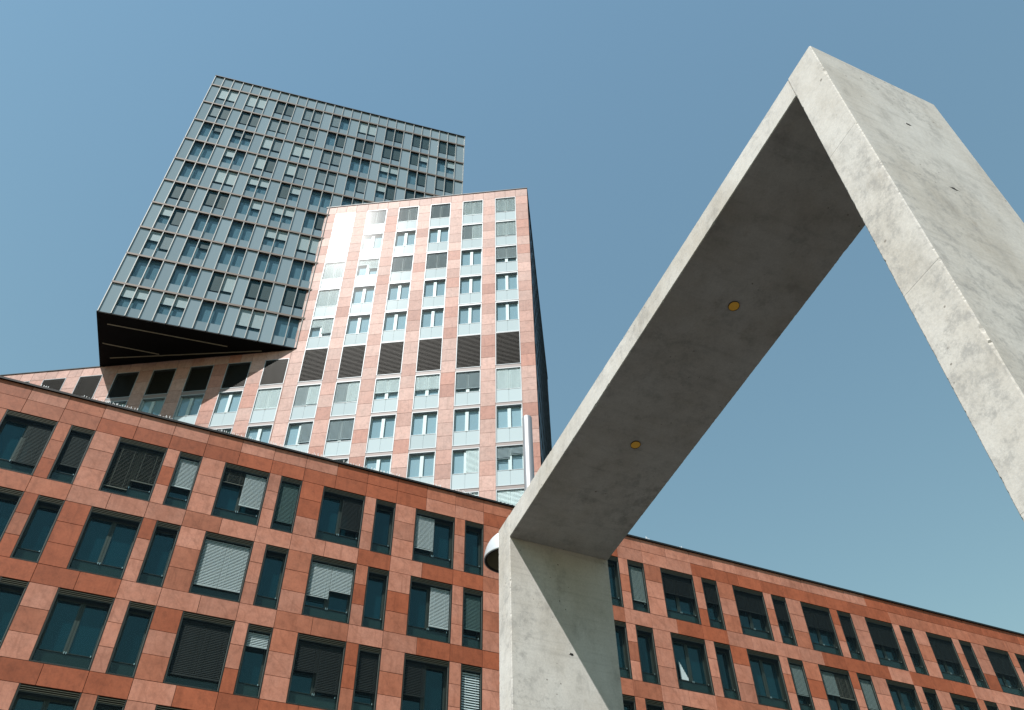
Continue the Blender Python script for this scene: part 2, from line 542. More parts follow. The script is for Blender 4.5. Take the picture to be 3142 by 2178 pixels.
# stone cladding layout, three tones
def tone_noise(k, r, seed):
    h = math.sin(k * 12.9898 + r * 78.233 + seed * 37.7) * 43758.5453
    return h - math.floor(h)
dark_rng = {('par', 1): [(-12, -2), (0, 1), (4, 5), (8, 17)], ('par', 0): [(-5, -2), (16, 30)],
            ('sp', 0): [(-4, -3), (-2, 0), (7, 9), (13, 16), (17, 20)],
            ('sp', 1): [(-18, -10), (-2, 2), (12, 14)],
            ('sp', 2): [(-13, -9), (-8, -4), (-1, 1)],
            ('sp', 3): [(-16, -14), (-6, -4)]}
mid_rng = {('par', 0): [(-2, 1)], ('par', 1): [(-14, -12), (17, 30)], ('sp', 0): [(-15, -12), (0, 1), (4, 5)],
           ('sp', 1): [(-6, -4), (4, 6), (9, 11)], ('sp', 2): [(-15, -13), (2, 6)]}
def band_tone(kind, r, k):
    for a, b in dark_rng.get((kind, r), []):
        if a <= k < b:
            return 'dark'
    for a, b in mid_rng.get((kind, r), []):
        if a <= k < b:
            return 'mid'
    return 'mid' if tone_noise(k, r, 3) > 0.8 else 'light'
pier_dark = {(-12, 1, 1), (-9, 1, 2), (-9, 1, 1), (-6, 1, 0), (-3, 1, 0), (-3, 1, 2), (-9, 2, 0), (-6, 2, 0), (-3, 1, 1)}
def pier_tone(k, i, j, wide):
    if (k, i, j) in pier_dark and wide:
        return 'dark'
    q = tone_noise(k, i * 3 + j, 1 if wide else 2)
    left = 0.26 if k < -8 and i > 0 else 0.0
    if q > 0.86 - left * 0.7:
        return 'dark'
    if q > 0.62 - left:
        return 'mid'
    return 'light'
panels = []
zc = (RF - 0.0 + T1) / 2
for k in range(K0, K1):
    panels.append((k * p, (k + 1) * p, zc, RF - 0.02, band_tone('par', 0, k)))
    panels.append((k * p, (k + 1) * p, T1, zc, band_tone('par', 1, k)))
    for i in range(ROWS):
        zb, zt = rows_z(i)
        zn = T1 - (i + 1) * HF
        panels.append((k * p, (k + 1) * p, zn, zb, band_tone('sp', i, k)))
    zz = T1 - ROWS * HF
    j = 9
    while zz > 0.15 and j < 9:
        z2 = max(zz - HW / 3, 0.02)
        panels.append((k * p, (k + 1) * p, z2, zz, ('light', 'mid', 'dark')[int(tone_noise(k, j, 9) * 2.4)]))
        zz = z2; j += 1
prev = xa
for ci, (x0, x1, kd, k) in enumerate(cols + [(xb, xb, 'e', K1)]):
    if x0 - prev > 0.05:
        for i in range(ROWS):
            zb, zt = rows_z(i)
            for j in range(3):
                a = zt - (j + 1) * HW / 3; b_ = zt - j * HW / 3
                panels.append((prev, x0, a, b_, pier_tone(k, i, j, kd == 'w')))
    prev = x1
place_panels(low, lloc, AZ, panels, {'light': M['stone_light'], 'mid': M['stone_mid'], 'dark': M['stone_dark']}, 300)

sf_ = MB(); sf_.box(xa, xb, -0.01, 0.038, 0.02, T1 - ROWS * HF - 0.01); sf_.build('added_dark_ground_floor', M['inner_glass'], low)  # unseen dark ground floor, added to cut light bounced onto the beam underside
# coping and bird spikes
cp = MB()
cp.box(xa - 0.05, xb + 0.05, -0.07, 0.45, RF - 0.015, RF + 0.075)
cp.build('coping', M['coping'], low)
rf = MB(); rf.box(xa, xb, 0.46, DEPTH_L - 0.01, RF - 0.015, RF + 0.03); rf.build('roof', M['roof'], low)
sp = MB()
for (ua, ub) in ((-16.2, -15.2), (-13.9, -13.7), (-12.8, -11.2), (-10.6, -10.2), (-8.9, -7.5), (-7.3, -5.2), (-4.9, -3.0), (-2.1, -1.6), (-1.2, -0.4), (6.2, 6.3), (7.6, 7.7)):
    x = ua * p
    while x < ub * p:
        x += rnd.uniform(0.035, 0.11)
        h = rnd.uniform(0.04, 0.16)
        sx = rnd.uniform(-0.02, 0.02)
        sp.box(x, x + 0.02, -0.04, -0.02, RF + 0.075, RF + 0.075 + h)
so = sp.build('bird_spikes', M['spike'], low); so['kind'] = 'stuff'

# windows
ZI = HW - 0.215                                  # underside of the head
WMESH = {}
def wmeshes(kd):
    if kd in WMESH:
        return WMESH[kd]
    w = WL if kd == 'w' else NL
    d = {}
    f = MB(); t_ = 0.045
    y0, y1 = 0.004, 0.40
    f.box(0.003, t_, y0, y1, 0.003, HW - 0.003)
    f.box(w - t_, w - 0.003, y0, y1, 0.003, HW - 0.003)
    f.box(t_, w - t_, y0, y1, 0.003, t_)
    f.box(t_, w - t_, 0.06, y1, ZI, HW - 0.003)
    f.box(t_, w - t_, 0.385, 0.41, t_, ZI)
    d['frame'] = f.mesh('window', M['frame_dark'])
    h = MB()
    for z in (HW - 0.05, HW - 0.115, HW - 0.18):
        h.box(t_, w - t_, 0.008, 0.05, z - 0.017, z)
    d['head_rail'] = h.mesh('head_rail', M['head_rail'])
    e = MB()
    for (a, b, c, dd) in ((t_, t_ + 0.014, t_, ZI), (w - t_ - 0.016, w - t_, t_, ZI), (t_ + 0.014, w - t_ - 0.016, t_, t_ + 0.014), (t_ + 0.014, w - t_ - 0.016, ZI - 0.014, ZI)):
        e.box(a, b, 0.030, 0.062, c, dd)
    d['pane_edge'] = e.mesh('pane_edge', M['frame_edge'])
    q = MB()
    q.box(t_ + 0.015, w - t_ - 0.017, 0.040, 0.052, t_ + 0.015, ZI - 0.015)
    d['pane'] = q.mesh('outer_pane', M['outer_glass'])
    s = MB()
    zs = 0.52
    s.box(t_, t_ + 0.07, 0.30, 0.384, zs, ZI)
    s.box(w - t_ - 0.07, w - t_, 0.30, 0.384, zs, ZI)
    s.box(t_ + 0.07, w - t_ - 0.07, 0.30, 0.384, ZI - 0.09, ZI)
    s.box(t_ + 0.07, w - t_ - 0.07, 0.30, 0.384, zs, zs + 0.07)
    if kd == 'w':
        s.box(w / 2 - 0.085, w / 2 - 0.006, 0.285, 0.384, zs + 0.07, ZI - 0.09)
        s.box(w / 2 + 0.006, w / 2 + 0.085, 0.285, 0.384, zs + 0.07, ZI - 0.09)
    d['sash'] = s.mesh('sash', M['sash'])
    i_ = MB()
    if kd == 'w':
        i_.box(t_ + 0.07, w / 2 - 0.085, 0.335, 0.35, zs + 0.07, ZI - 0.09)
        i_.box(w / 2 + 0.085, w - t_ - 0.07, 0.335, 0.35, zs + 0.07, ZI - 0.09)
    else:
        i_.box(t_ + 0.07, w - t_ - 0.07, 0.335, 0.35, zs + 0.07, ZI - 0.09)
    d['inner'] = i_.mesh('inner_glass', M['inner_glass'])
    b = MB()
    b.box(t_ + 0.004, w - t_ - 0.004, 0.20, 0.215, t_ + 0.004, 0.515)
    d['bal'] = b.mesh('balustrade', M['balustrade'])
    r = MB()
    r.box(t_ + 0.004, w - t_ - 0.004, 0.175, 0.23, 0.518, 0.542, 0)
    if kd == 'w':
        for sx in (-0.045, 0.02):
            r.box(w / 2 + sx, w / 2 + sx + 0.022, 0.15, 0.174, 0.49, 0.57, 1)
    r.box(w - t_ - 0.10, w - t_ - 0.075, 0.15, 0.174, 0.51, 0.57, 1)
    d['rail'] = r.mesh('rail', [M['frame_dark'], M['clip']])
    WMESH[kd] = d
    return d
BM = {}
def blind(win, w, x, drop_frac, kind):
    drop = drop_frac * (HW - 0.3)
    key = (round(w, 3), round(drop, 2), kind)
    if key not in BM:
        tilt = {'blind_white': 1.08, 'blind_brown': 0.75, 'blind_grey': 1.2, 'blind_green': 1.2}.get(kind, 1.2)
        BM[key] = slat_blind(w, drop, *((0.10, 0.085) if kind == W_ and drop > 2.2 else (0.062, 0.058)), tilt).mesh('blind', M[kind])
    put('blind', BM[key], win, (x, 0.10, ZI - 0.04))
W_, B_, D_, G_, Y_ = 'blind_white', 'blind_brown', 'blind_dark', 'blind_green', 'blind_grey'
blinds = {  # (row, k): list of (leaf, kind, drop); leaf 0 left 1 right 2 whole
    (0, -13): [(1, D_, .80)], (0, -12): [(2, D_, .66)], (0, -10): [(0, B_, .86), (1, B_, .66)], (0, -9): [(2, W_, .58)],
    (0, -7): [(0, B_, .26), (1, W_, .66)], (0, -6): [(2, G_, .80)], (0, -4): [(1, D_, .66)], (0, -1): [(0, W_, .70)],
    (0, 6): [(2, Y_, .76)], (0, 8): [(0, D_, .42), (1, D_, .42)], (0, 9): [(2, D_, .42)], (0, 11): [(0, D_, .42), (1, D_, .42)],
    (0, 12): [(2, D_, .44)], (0, 14): [(0, D_, .44), (1, D_, .44)], (0, 15): [(2, D_, .46)], (0, 17): [(0, D_, .48), (1, D_, .48)],
    (0, 18): [(2, D_, .5)], (0, 20): [(0, D_, .5), (1, D_, .5)], (0, 21): [(2, D_, .5)], (0, 23): [(0, D_, .5), (1, D_, .5)], (0, 24): [(2, D_, .5)],
    (1, -7): [(0, W_, .82), (1, W_, .82)], (1, -4): [(0, W_, .62), (1, W_, .46)], (1, -1): [(1, W_, .74)], (1, 0): [(2, G_, .66)],
    (1, 12): [(2, Y_, .62)], (1, 14): [(0, Y_, .48), (1, B_, .5)], (1, 15): [(2, Y_, .62)],
    (2, -7): [(0, D_, .84), (1, D_, .84)], (2, -6): [(2, W_, .22)], (2, -4): [(0, D_, .46), (1, D_, .74)], (2, -3): [(2, D_, .62)],
    (2, -1): [(0, D_, .55)], (2, 0): [(2, W_, .95)], (2, 8): [(0, Y_, .3)], (3, -6): [(2, D_, .5)], (3, -9): [(2, D_, .3)]}
for (x0, x1, kd, k) in cols:
    for i in range(ROWS):
        zb, zt = rows_z(i)
        if visible_area(lloc, AZ, x0, x1, zb, zt) <= 0 and i > 2:
            near = False
            for dx in (-2.5, 2.5):
                if visible_area(lloc, AZ, x0 + dx, x1 + dx, zb + 2, zt + 2) > 0:
                    near = True
            if not near:
                # closed with stone: never seen in the photograph
                continue
        d = wmeshes(kd)
        w = x1 - x0
        wo = put('window', d['frame'], low, (x0, 0, zb))
        for nm, key in (('head_rail', 'head_rail'), ('pane_edge', 'pane_edge'), ('outer_pane', 'pane'), ('sash', 'sash'), ('inner_glass', 'inner'), ('balustrade', 'bal'), ('rail', 'rail')):
            put(nm, d[key], wo)
        for (leaf, kind, dr) in blinds.get((i, k), []):
            if leaf == 2:
                blind(wo, w - 0.16, 0.08, dr, kind)
            else:
                lw = w / 2 - 0.085
                blind(wo, lw, 0.08 if leaf == 0 else w / 2 + 0.005, dr, kind)
        if (i, k) == (1, 8):
            cu = MB()
            n = 14
            for a in range(n):
                xx = 0.36 + 0.028 * a; yy = 0.24 + 0.018 * (a % 2)
                xx2 = xx + 0.028; yy2 = 0.24 + 0.018 * ((a + 1) % 2)
                zt_ = 1.5 - 0.055 * a
                cu.quad((xx, yy, 0.6), (xx2, yy2, 0.6), (xx2, yy2, zt_ - 0.055), (xx, yy, zt_))
            cu.build('curtain', M['blind_white'], wo)

# ------------------------------------------------------------------ red stone tower
TAZ = radians(-5.067719691)
TM = 3.0
TD = Vector((cos(TAZ), sin(TAZ), 0)); TN = Vector((-sin(TAZ), cos(TAZ), 0))
tloc = TD * (-23.19281) + TN * 44.47078
tloc = (tloc.x, tloc.y, 0.0)
tw = thing('pink_stone_tower', 'pink sandstone tower with columns of pale windows and a row of dark louvres', 'tower', tloc, TAZ)
WW = 1.90253
ZT = {1: 67.182, 2: 63.46, 3: 59.77, 4: 56.07, 5: 52.40, 6: 48.79, 7: 44.88, 8: 41.165, 9: 37.45, 10: 33.78, 11: 30.1, 12: 26.4, 13: 22.7}
ZT = {k: v + EYE for k, v in ZT.items()}
LOUV_B, LOUV_LOW = 45.221 + EYE, 47.966 + EYE
TOP, LOWTOP = 68.36 + EYE, 48.888 + EYE
XL, XR = 0.655 * TM, 7.0 * TM
XLOW = -9.0 * TM
TDEPTH = 25.7
core = MB()
core.box(XL, XR - 0.06, 0.44, TDEPTH, 0.02, TOP - 0.03)
core.box(XLOW, XL - 0.002, 0.44, TDEPTH, 0.02, LOWTOP - 0.03)
tcols = [(k * TM, k * TM + WW, k) for k in range(-8, 7)]
edge = XLOW
ZB = ZT[13]
for (x0, x1, k) in tcols:
    if k == 1:                                   # pier split at the step in the roof line
        core.box(edge, XL - 0.002, 0.04, 0.44, 0.02, LOWTOP - 0.03)
        edge = XL
    core.box(edge, x0, 0.04, 0.44, 0.02, (TOP if k >= 1 else LOWTOP) - 0.03)
    zt = ZT[1] if k >= 1 else LOUV_LOW
    core.box(x0, x1, 0.0415, 0.44, zt, (TOP if k >= 1 else LOWTOP) - 0.03)
    core.box(x0, x1, 0.0415, 0.44, 0.02, ZB)
    edge = x1
core.box(edge, XR - 0.06, 0.04, 0.44, 0.02, TOP - 0.03)
core.build('wall', M['core'], tw)

tp = []
STEP = 1.238
def ttone(k, j, s):
    q = tone_noise(k, j, s)
    return 'dark' if q > 0.83 else ('mid' if q > 0.56 else 'light')
def column(x0, x1, ztop, k):
    z = ztop; j = 0
    while z > 20:
        tp.append((x0, x1, z - STEP, z, ttone(k, j, 5)))
        z -= STEP; j += 1
for k in range(1, 8):
    xa_ = (k - 1) * TM + WW if k > 1 else XL
    xb_ = k * TM
    column(xa_, xb_, ZT[1], k)
    tp.append((xa_, xb_, ZT[1], TOP - 0.02, ttone(k, 0, 6) if rnd.random() > 0.5 else 'light'))
for k in range(1, 7):
    xm = k * TM + WW / 2
    tp.append((k * TM, xm, ZT[1], TOP - 0.02, 'light'))
    tp.append((xm, k * TM + WW, ZT[1], TOP - 0.02, 'light'))
for k in range(-7, 2):
    xa_ = (k - 1) * TM + WW
    xb_ = k * TM if k < 1 else XL - 0.004
    if k == 1 and xb_ - xa_ < 0.03:
        continue
    column(xa_, xb_, LOUV_LOW, k + 30)
    tp.append((xa_, xb_, LOUV_LOW, LOWTOP - 0.02, 'light'))
for k in range(-8, 1):
    xm = k * TM + WW / 2
    tp.append((k * TM, xm, LOUV_LOW, LOWTOP - 0.02, ttone(k, 1, 8)))
    tp.append((xm, k * TM + WW, LOUV_LOW, LOWTOP - 0.02, 'light'))
def behind_low(pn):
    x = (pn[0] + pn[1]) / 2; z = pn[3]
    P = Vector((tloc[0], tloc[1], 0)) + TD * x + Vector((0, 0, z))
    q = project(P)
    if q is None:
        return True
    # hidden by the low building's roof edge: compare elevation where the ray crosses its facade
    v = P - Vector((0, 0, EYE))
    t = LDIST * p / v.dot(LN)
    return EYE + v.z * t < RF
place_panels(tw, tloc, TAZ, tp, {'light': M['tstone_light'], 'mid': M['tstone_mid'], 'dark': M['tstone_dark']}, 300, hidden=behind_low)
cpb = MB()
cpb.box(XL - 0.03, XR + 0.03, -0.05, 0.5, TOP - 0.018, TOP + 0.07)
cpb.build('coping', M['coping'], tw)
cpb = MB(); cpb.box(XR - 0.47, XR + 0.03, 0.505, TDEPTH, TOP - 0.018, TOP + 0.07); cpb.build('coping', M['coping'], tw)
cpb = MB(); cpb.box(XLOW, XL - 0.04, -0.05, 0.5, LOWTOP - 0.018, LOWTOP + 0.06); cpb.build('coping', M['coping'], tw)

# window units of the tower
def tw_meshes(h):
    key = ('t', round(h, 2))
    if key in WMESH:
        return WMESH[key]
    d = {}
    w = WW; t_ = 0.055
    f = MB()
    f.box(0.004, t_, -0.012, 0.40, 0.0, h)
    f.box(w - t_, w - 0.004, -0.012, 0.40, 0.0, h)
    f.box(t_, w - t_, -0.010, 0.40, 0.0, 0.05)
    f.box(t_, w - t_, -0.010, 0.40, h - 0.06, h)
    d['frame'] = f.mesh('window', M['white_frame'])
    zp = h * 0.375
    a = MB()
    a.box(t_ + 0.003, w / 2 - 0.005, 0.05, 0.075, 0.055, zp)
    a.box(w / 2 + 0.005, w - t_ - 0.003, 0.05, 0.075, 0.055, zp)
    d['parapet'] = a.mesh('parapet_panel', M['tower_parapet'])
    r = MB()
    r.box(t_ + 0.003, w - t_ - 0.003, 0.035, 0.10, zp + 0.004, zp + 0.045)
    for sx in (-0.05, 0.025):
        r.box(w / 2 + sx, w / 2 + sx + 0.025, 0.02, 0.034, zp - 0.03, zp + 0.05, 1)
    d['rail'] = r.mesh('rail', [M['white_frame'], M['frame_edge']])
    s = MB()
    mw = 0.12
    zt = h - 0.07
    s.box(w / 2 - mw, w / 2 + mw, 0.10, 0.30, zp + 0.05, zt - 0.22)
    s.box(t_ + 0.003, t_ + 0.07, 0.14, 0.30, zp + 0.05, zt)
    s.box(w - t_ - 0.07, w - t_ - 0.003, 0.14, 0.30, zp + 0.05, zt)
    s.box(t_ + 0.07, w - t_ - 0.07, 0.16, 0.30, zp + 0.05, zp + 0.13)
    d['mullion'] = s.mesh('mullion', M['white_paint'])
    i_ = MB()
    i_.box(t_ + 0.075, w / 2 - mw - 0.003, 0.235, 0.25, zp + 0.135, zt - 0.004)
    i_.box(w / 2 + mw + 0.003, w - t_ - 0.075, 0.235, 0.25, zp + 0.135, zt - 0.004)
    i_.box(w / 2 - mw + 0.001, w / 2 + mw - 0.001, 0.235, 0.25, zt - 0.215, zt - 0.004)
    d['inner'] = i_.mesh('inner_glass', M['tower_sash_glass'])
    q = MB()
    q.box(t_ + 0.004, w - t_ - 0.004, 0.012, 0.024, zp + 0.05, zt - 0.004)
    d['pane'] = q.mesh('outer_pane', M['tower_outer'])
    WMESH[key] = d
    return d
TBM = {}
def tblind(win, h, leaf, drop, kind):
    zt = h - 0.09; zp = h * 0.375
    dr = round(drop * (zt - zp - 0.05), 2)
    lw = WW / 2 - 0.075
    key = (dr, kind)
    if key not in TBM:
        TBM[key] = slat_blind(lw, dr, 0.10, 0.085, 1.15).mesh('blind', M[kind])
    put('blind', TBM[key], win, (0.065 if leaf == 0 else WW / 2 + 0.008, 0.055 if leaf == 0 else 0.06, zt))
tW, tK, tM_ = 'tblind_white', 'tblind_grey', 'tblind_mid'
tb = {}
def both(r, k, kind, d0, d1=None, kind2=None):
    tb[(r, k)] = [(0, kind, d0), (1, kind2 or kind, d1 or d0)]
for r_ in (1, 2, 3, 4):
    both(r_, 1, tW, 0.99)
both(1, 2, tK, 0.97); both(1, 3, tK, 0.97, 0.97, tM_); both(1, 4, tK, 0.97); both(1, 5, tW, 0.97); both(1, 6, tW, 0.90)
both(2, 5, tM_, 0.97, 0.97, tW); both(2, 6, tW, 0.9)
both(3, 2, tW, 0.30, 0.55); both(3, 3, tK, 0.97, 0.92); both(3, 4, tK, 0.98, 0.95); both(3, 6, tM_, 0.72)
both(5, 1, tW, 0.42, 0.8)
both(7, 0, tW, 0.95); both(7, 1, tM_, 0.95, 0.92, tW); both(7, 2, tM_, 0.95, 0.98, tW); both(7, 3, tW, 0.66); both(7, 4, tW, 0.68)
both(7, 5, tK, 0.8); both(7, 6, tW, 0.97)
tb[(8, 1)] = [(1, tK, 0.9)]; both(8, 2, tK, 0.9)
tb[(9, 5)] = [(1, tW, 0.98)]; both(9, 6, tK, 0.5, 0.35)
both(10, 5, tW, 0.8); both(10, 6, tW, 0.99)
lvs = {}
def louver(x0, zb, zt):
    h = round(zt - zb, 3)
    if h not in lvs:
        f = MB(); t_ = 0.05
        f.box(0.004, t_, -0.012, 0.40, 0, h); f.box(WW - t_, WW - 0.004, -0.012, 0.40, 0, h)
        f.box(t_, WW - t_, -0.010, 0.40, 0, 0.05); f.box(t_, WW - t_, -0.010, 0.40, h - 0.05, h)
        sl = MB()
        n = 25
        for i in range(n):
            z = 0.07 + (h - 0.16) * i / (n - 1)
            sl.quad((t_, 0.02, z - 0.02), (WW - t_, 0.02, z - 0.02), (WW - t_, 0.10, z + 0.045), (t_, 0.10, z + 0.045))
            sl.box(t_, WW - t_, 0.008, 0.02, z - 0.026, z - 0.002)
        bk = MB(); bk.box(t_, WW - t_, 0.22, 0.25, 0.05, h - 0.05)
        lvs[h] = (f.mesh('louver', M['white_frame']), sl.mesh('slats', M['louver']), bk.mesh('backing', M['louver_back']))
    a, b, c = lvs[h]
    o = put('louver', a, tw, (x0, 0, zb))
    s = put('slats', b, o); s['kind'] = 'stuff'
    put('backing', c, o)
trm = {}
def transom(x0, y0, za, zb):
    up = za > ZT[6]
    k = (y0, round(zb - za, 3), up)
    if k not in trm:
        b = MB(); b.box(0.003, WW - 0.003, y0, 0.42, 0, zb - za)
        trm[k] = b.mesh('transom', M['silver_bar' if up else 'gap_bar'])
    put('transom', trm[k], tw, (x0, 0, za))
for (x0, x1, k) in tcols:
    if k < -6:
        pass
    louver(x0, LOUV_B, ZT[6] if k >= 1 else LOUV_LOW)
    transom(x0, 0.012, ZT[7] + 0.003, LOUV_B - 0.003)
    seq = [1, 2, 3, 4, 5] if k >= 1 else []
    lastrow = 12 if k >= 3 else (10 if k >= 0 else 9)
    seq += list(range(7, lastrow))
    for r_ in seq:
        zt = ZT[r_]
        gap = 0.13 if r_ < 5 else (0.02 if r_ == 5 else 0.27)
        zb = ZT[r_ + 1] + gap
        h = round(zt - zb, 2)
        zb = zt - h
        d = tw_meshes(h)
        wo = put('window', d['frame'], tw, (x0, 0, zb))
        for nm, key in (('parapet_panel', 'parapet'), ('rail', 'rail'), ('mullion', 'mullion'), ('inner_glass', 'inner'), ('outer_pane', 'pane')):
            put(nm, d[key], wo)
        for (leaf, kind, dr) in tb.get((r_, k), []):
            tblind(wo, h, leaf, dr, kind)
        if r_ != 5:
            transom(x0, 0.012, ZT[r_ + 1] + 0.003, zb - 0.003)
    if lastrow < 13:
        transom(x0, 0.03, ZB + 0.003, ZT[lastrow] - 0.003)
# right flank: dark glazing with storey bands and fins
sg = MB()
sg.box(XR - 0.058, XR - 0.03, 0.30, TDEPTH - 0.01, 8, TOP - 0.6)
sg.build('side_glazing', M['side_glass'], tw)
bn = MB()
for r_ in range(1, 14):
    bn.box(XR - 0.029, XR - 0.012, 0.50, TDEPTH - 0.3, ZT[r_] - 0.35, ZT[r_])
bn.build('side_bands', M['core'], tw)
fm = MB(); fm.box(0, 0.035, 0, 0.06, 12, TOP - 0.62); fme = fm.mesh('side_fin', M['frame_dark'])
for i in range(19):
    put('side_fin', fme, tw, (XR - 0.011, 0.55 + i * 1.32, 0))
ck = MB(); ck.box(XR - 0.005, XR + 0.0, 0.045, 0.295, 8, TOP - 0.02); ck.build('corner_return', M['core'], tw)

# ------------------------------------------------------------------ rotated glass box tower
GAZ = radians(17.0)
GB = Vector((-31.0816, 41.86459, 0))
gloc = (GB.x, GB.y, 0)
GZ = LOWTOP + 0.062
gt = thing('glass_box_tower', 'dark glass office tower cantilevered over the roof behind the pink tower', 'tower', (GB.x, GB.y, GZ), GAZ)
BAY = 0.982
NB = 28
LV = [0.12, 3.58, 7.24, 10.88, 14.53, 18.18, 21.82, 25.47, 29.12, 32.76, 36.42, 38.35]
GW = NB * BAY
GDEP = 22.0
body = MB()
body.box(0.03, GW - 0.03, 0.24, GDEP, 0.10, LV[-1] - 0.03)
body.build('core_block', M['vision_back'], gt)
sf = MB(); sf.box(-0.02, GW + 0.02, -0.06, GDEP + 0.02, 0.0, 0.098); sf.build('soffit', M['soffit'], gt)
capm = MB(); capm.box(-0.03, GW + 0.03, -0.13, GDEP, LV[-1], LV[-1] + 0.10); capm.build('roof_edge', M['coping'], gt)
sdm = MB()
sdm.box(-0.02, 0.028, 0.0, GDEP, 0.1, LV[-1] - 0.002); sdm.box(GW - 0.028, GW + 0.02, 0.0, GDEP, 0.1, LV[-1] - 0.002)
sdm.build('side_wall', M['opaque_glass'], gt)
# fins at the bay lines, bands at the floors
fn = MB(); fn.box(-0.030, 0.030, -0.10, 0.10, 0.10, LV[-1] - 0.003); fme = fn.mesh('fin', M['fin'])
for b in range(NB + 1):
    x = b * BAY
    x = min(max(x, 0.035), GW - 0.035)
    put('fin', fme, gt, (x, 0, 0))
bd_ = MB(); bd_.box(0.0, GW, -0.105, 0.12, -0.10, 0.10); bme = bd_.mesh('floor_band', M['band'])
for z in LV[1:-1]:
    put('floor_band', bme, gt, (0, 0, z))
GT = ['PPPPDDGGGBPPDDDDDD', 'GDDDGGGGBDDDDDDWBW', 'BTTTPGPPGGBBWWBDGD', 'BBWBPDPGGGBGWDDDDD', 'BBPPWWDWBBBGPDDDDD', 'DDDDBWWWBDGGDDDDDD',
      'WDBBBBWWPPBBDDDDDD', 'WGBTBBBBBBBBBBBBBB', 'BBBBDPDDDDBBBBBBBB', 'WWWWBBPPBBBBBBBBBB']
gm = {}
def cellmesh(nm, h, y0, y1, mat):
    k = (nm, round(h, 2), mat.name)
    if k not in gm:
        b = MB(); b.box(0.034, BAY - 0.034, y0, y1, 0, h); gm[k] = b.mesh(nm, mat)
    return gm[k]
for r_ in range(11):                       # r_=0 is the lowest storey
    z0, z1 = LV[r_], LV[r_ + 1]
    zlo = z0 + (0.105 if r_ else 0.0); zhi = z1 - (0.105 if r_ < 10 else 0.0)
    for b in range(NB):
        if b > 15 and z1 < (TOP - GZ) - 5.5 - 0.0 and b < 27:
            continue                       # swallowed by the pink tower in front
        x = b * BAY
        h = zhi - zlo
        if r_ == 10 or b % 3 == 0:
            put('opaque_panel', cellmesh('opaque_panel', h, 0.0, 0.05, M['opaque_glass']), gt, (x, 0, zlo))
            continue
        code = GT[9 - r_][(b // 3) * 2 + (b % 3) - 1]
        hs_ = round(h * 0.30, 3)
        put('sill_panel', cellmesh('sill_panel', hs_, 0.03, 0.06, M['sill_glass']), gt, (x, 0, zlo))
        put('pane', cellmesh('pane', h - hs_ - 0.012, 0.012, 0.024, M['glass_outer']), gt, (x, 0, zlo + hs_ + 0.012))
        hv = h - hs_
        fr, kd = {'P': (0.86, 'gblind_P'), 'W': (0.52, 'gblind_P'), 'G': (0.88, 'gblind_G'), 'D': (0.93, 'gblind_D'), 'T': (0.40, 'gblind_D'), 'B': (0, '')}[code]
        if fr:
            fr *= rnd.uniform(0.93, 1.0)
            hb = round(hv * fr, 1)
            bb = cellmesh('blind', hb, 0.08, 0.095, M[kd])
            put('blind', bb, gt, (x, 0, zhi - hb))
# pale trims under the overhang
GD_ = Vector((cos(GAZ), sin(GAZ)))
def gstrip(a, b, w=0.045):
    (x0, y0), (x1, y1) = a, b
    L = math.hypot(x1 - x0, y1 - y0)
    s = MB(); s.box(0, L, -w, w, -0.03, -0.003)
    s.build('soffit_trim', M['trim'], gt, (x0, y0, 0), (0, 0, math.atan2(y1 - y0, x1 - x0)))

# ------------------------------------------------------------------ concrete portal frame
Q = 5.0
PA = radians(24.9)
PB = Vector((sin(PA), -cos(PA), 0))       # along the beam, towards the viewer
PDp = Vector((cos(PA), sin(PA), 0))       # depth of the frame
PWID = 1.86
xc0, xc1 = -2.300 * Q, -2.207 * Q          # far post
xl0, xl1 = -0.580 * Q, -0.493 * Q          # near post
def ztop(x): return EYE + (1.712 + (x / Q + 2.301) * 0.1025) * Q
def zbotm(x): return EYE + (1.633 + (x / Q + 2.207) * 0.1094) * Q
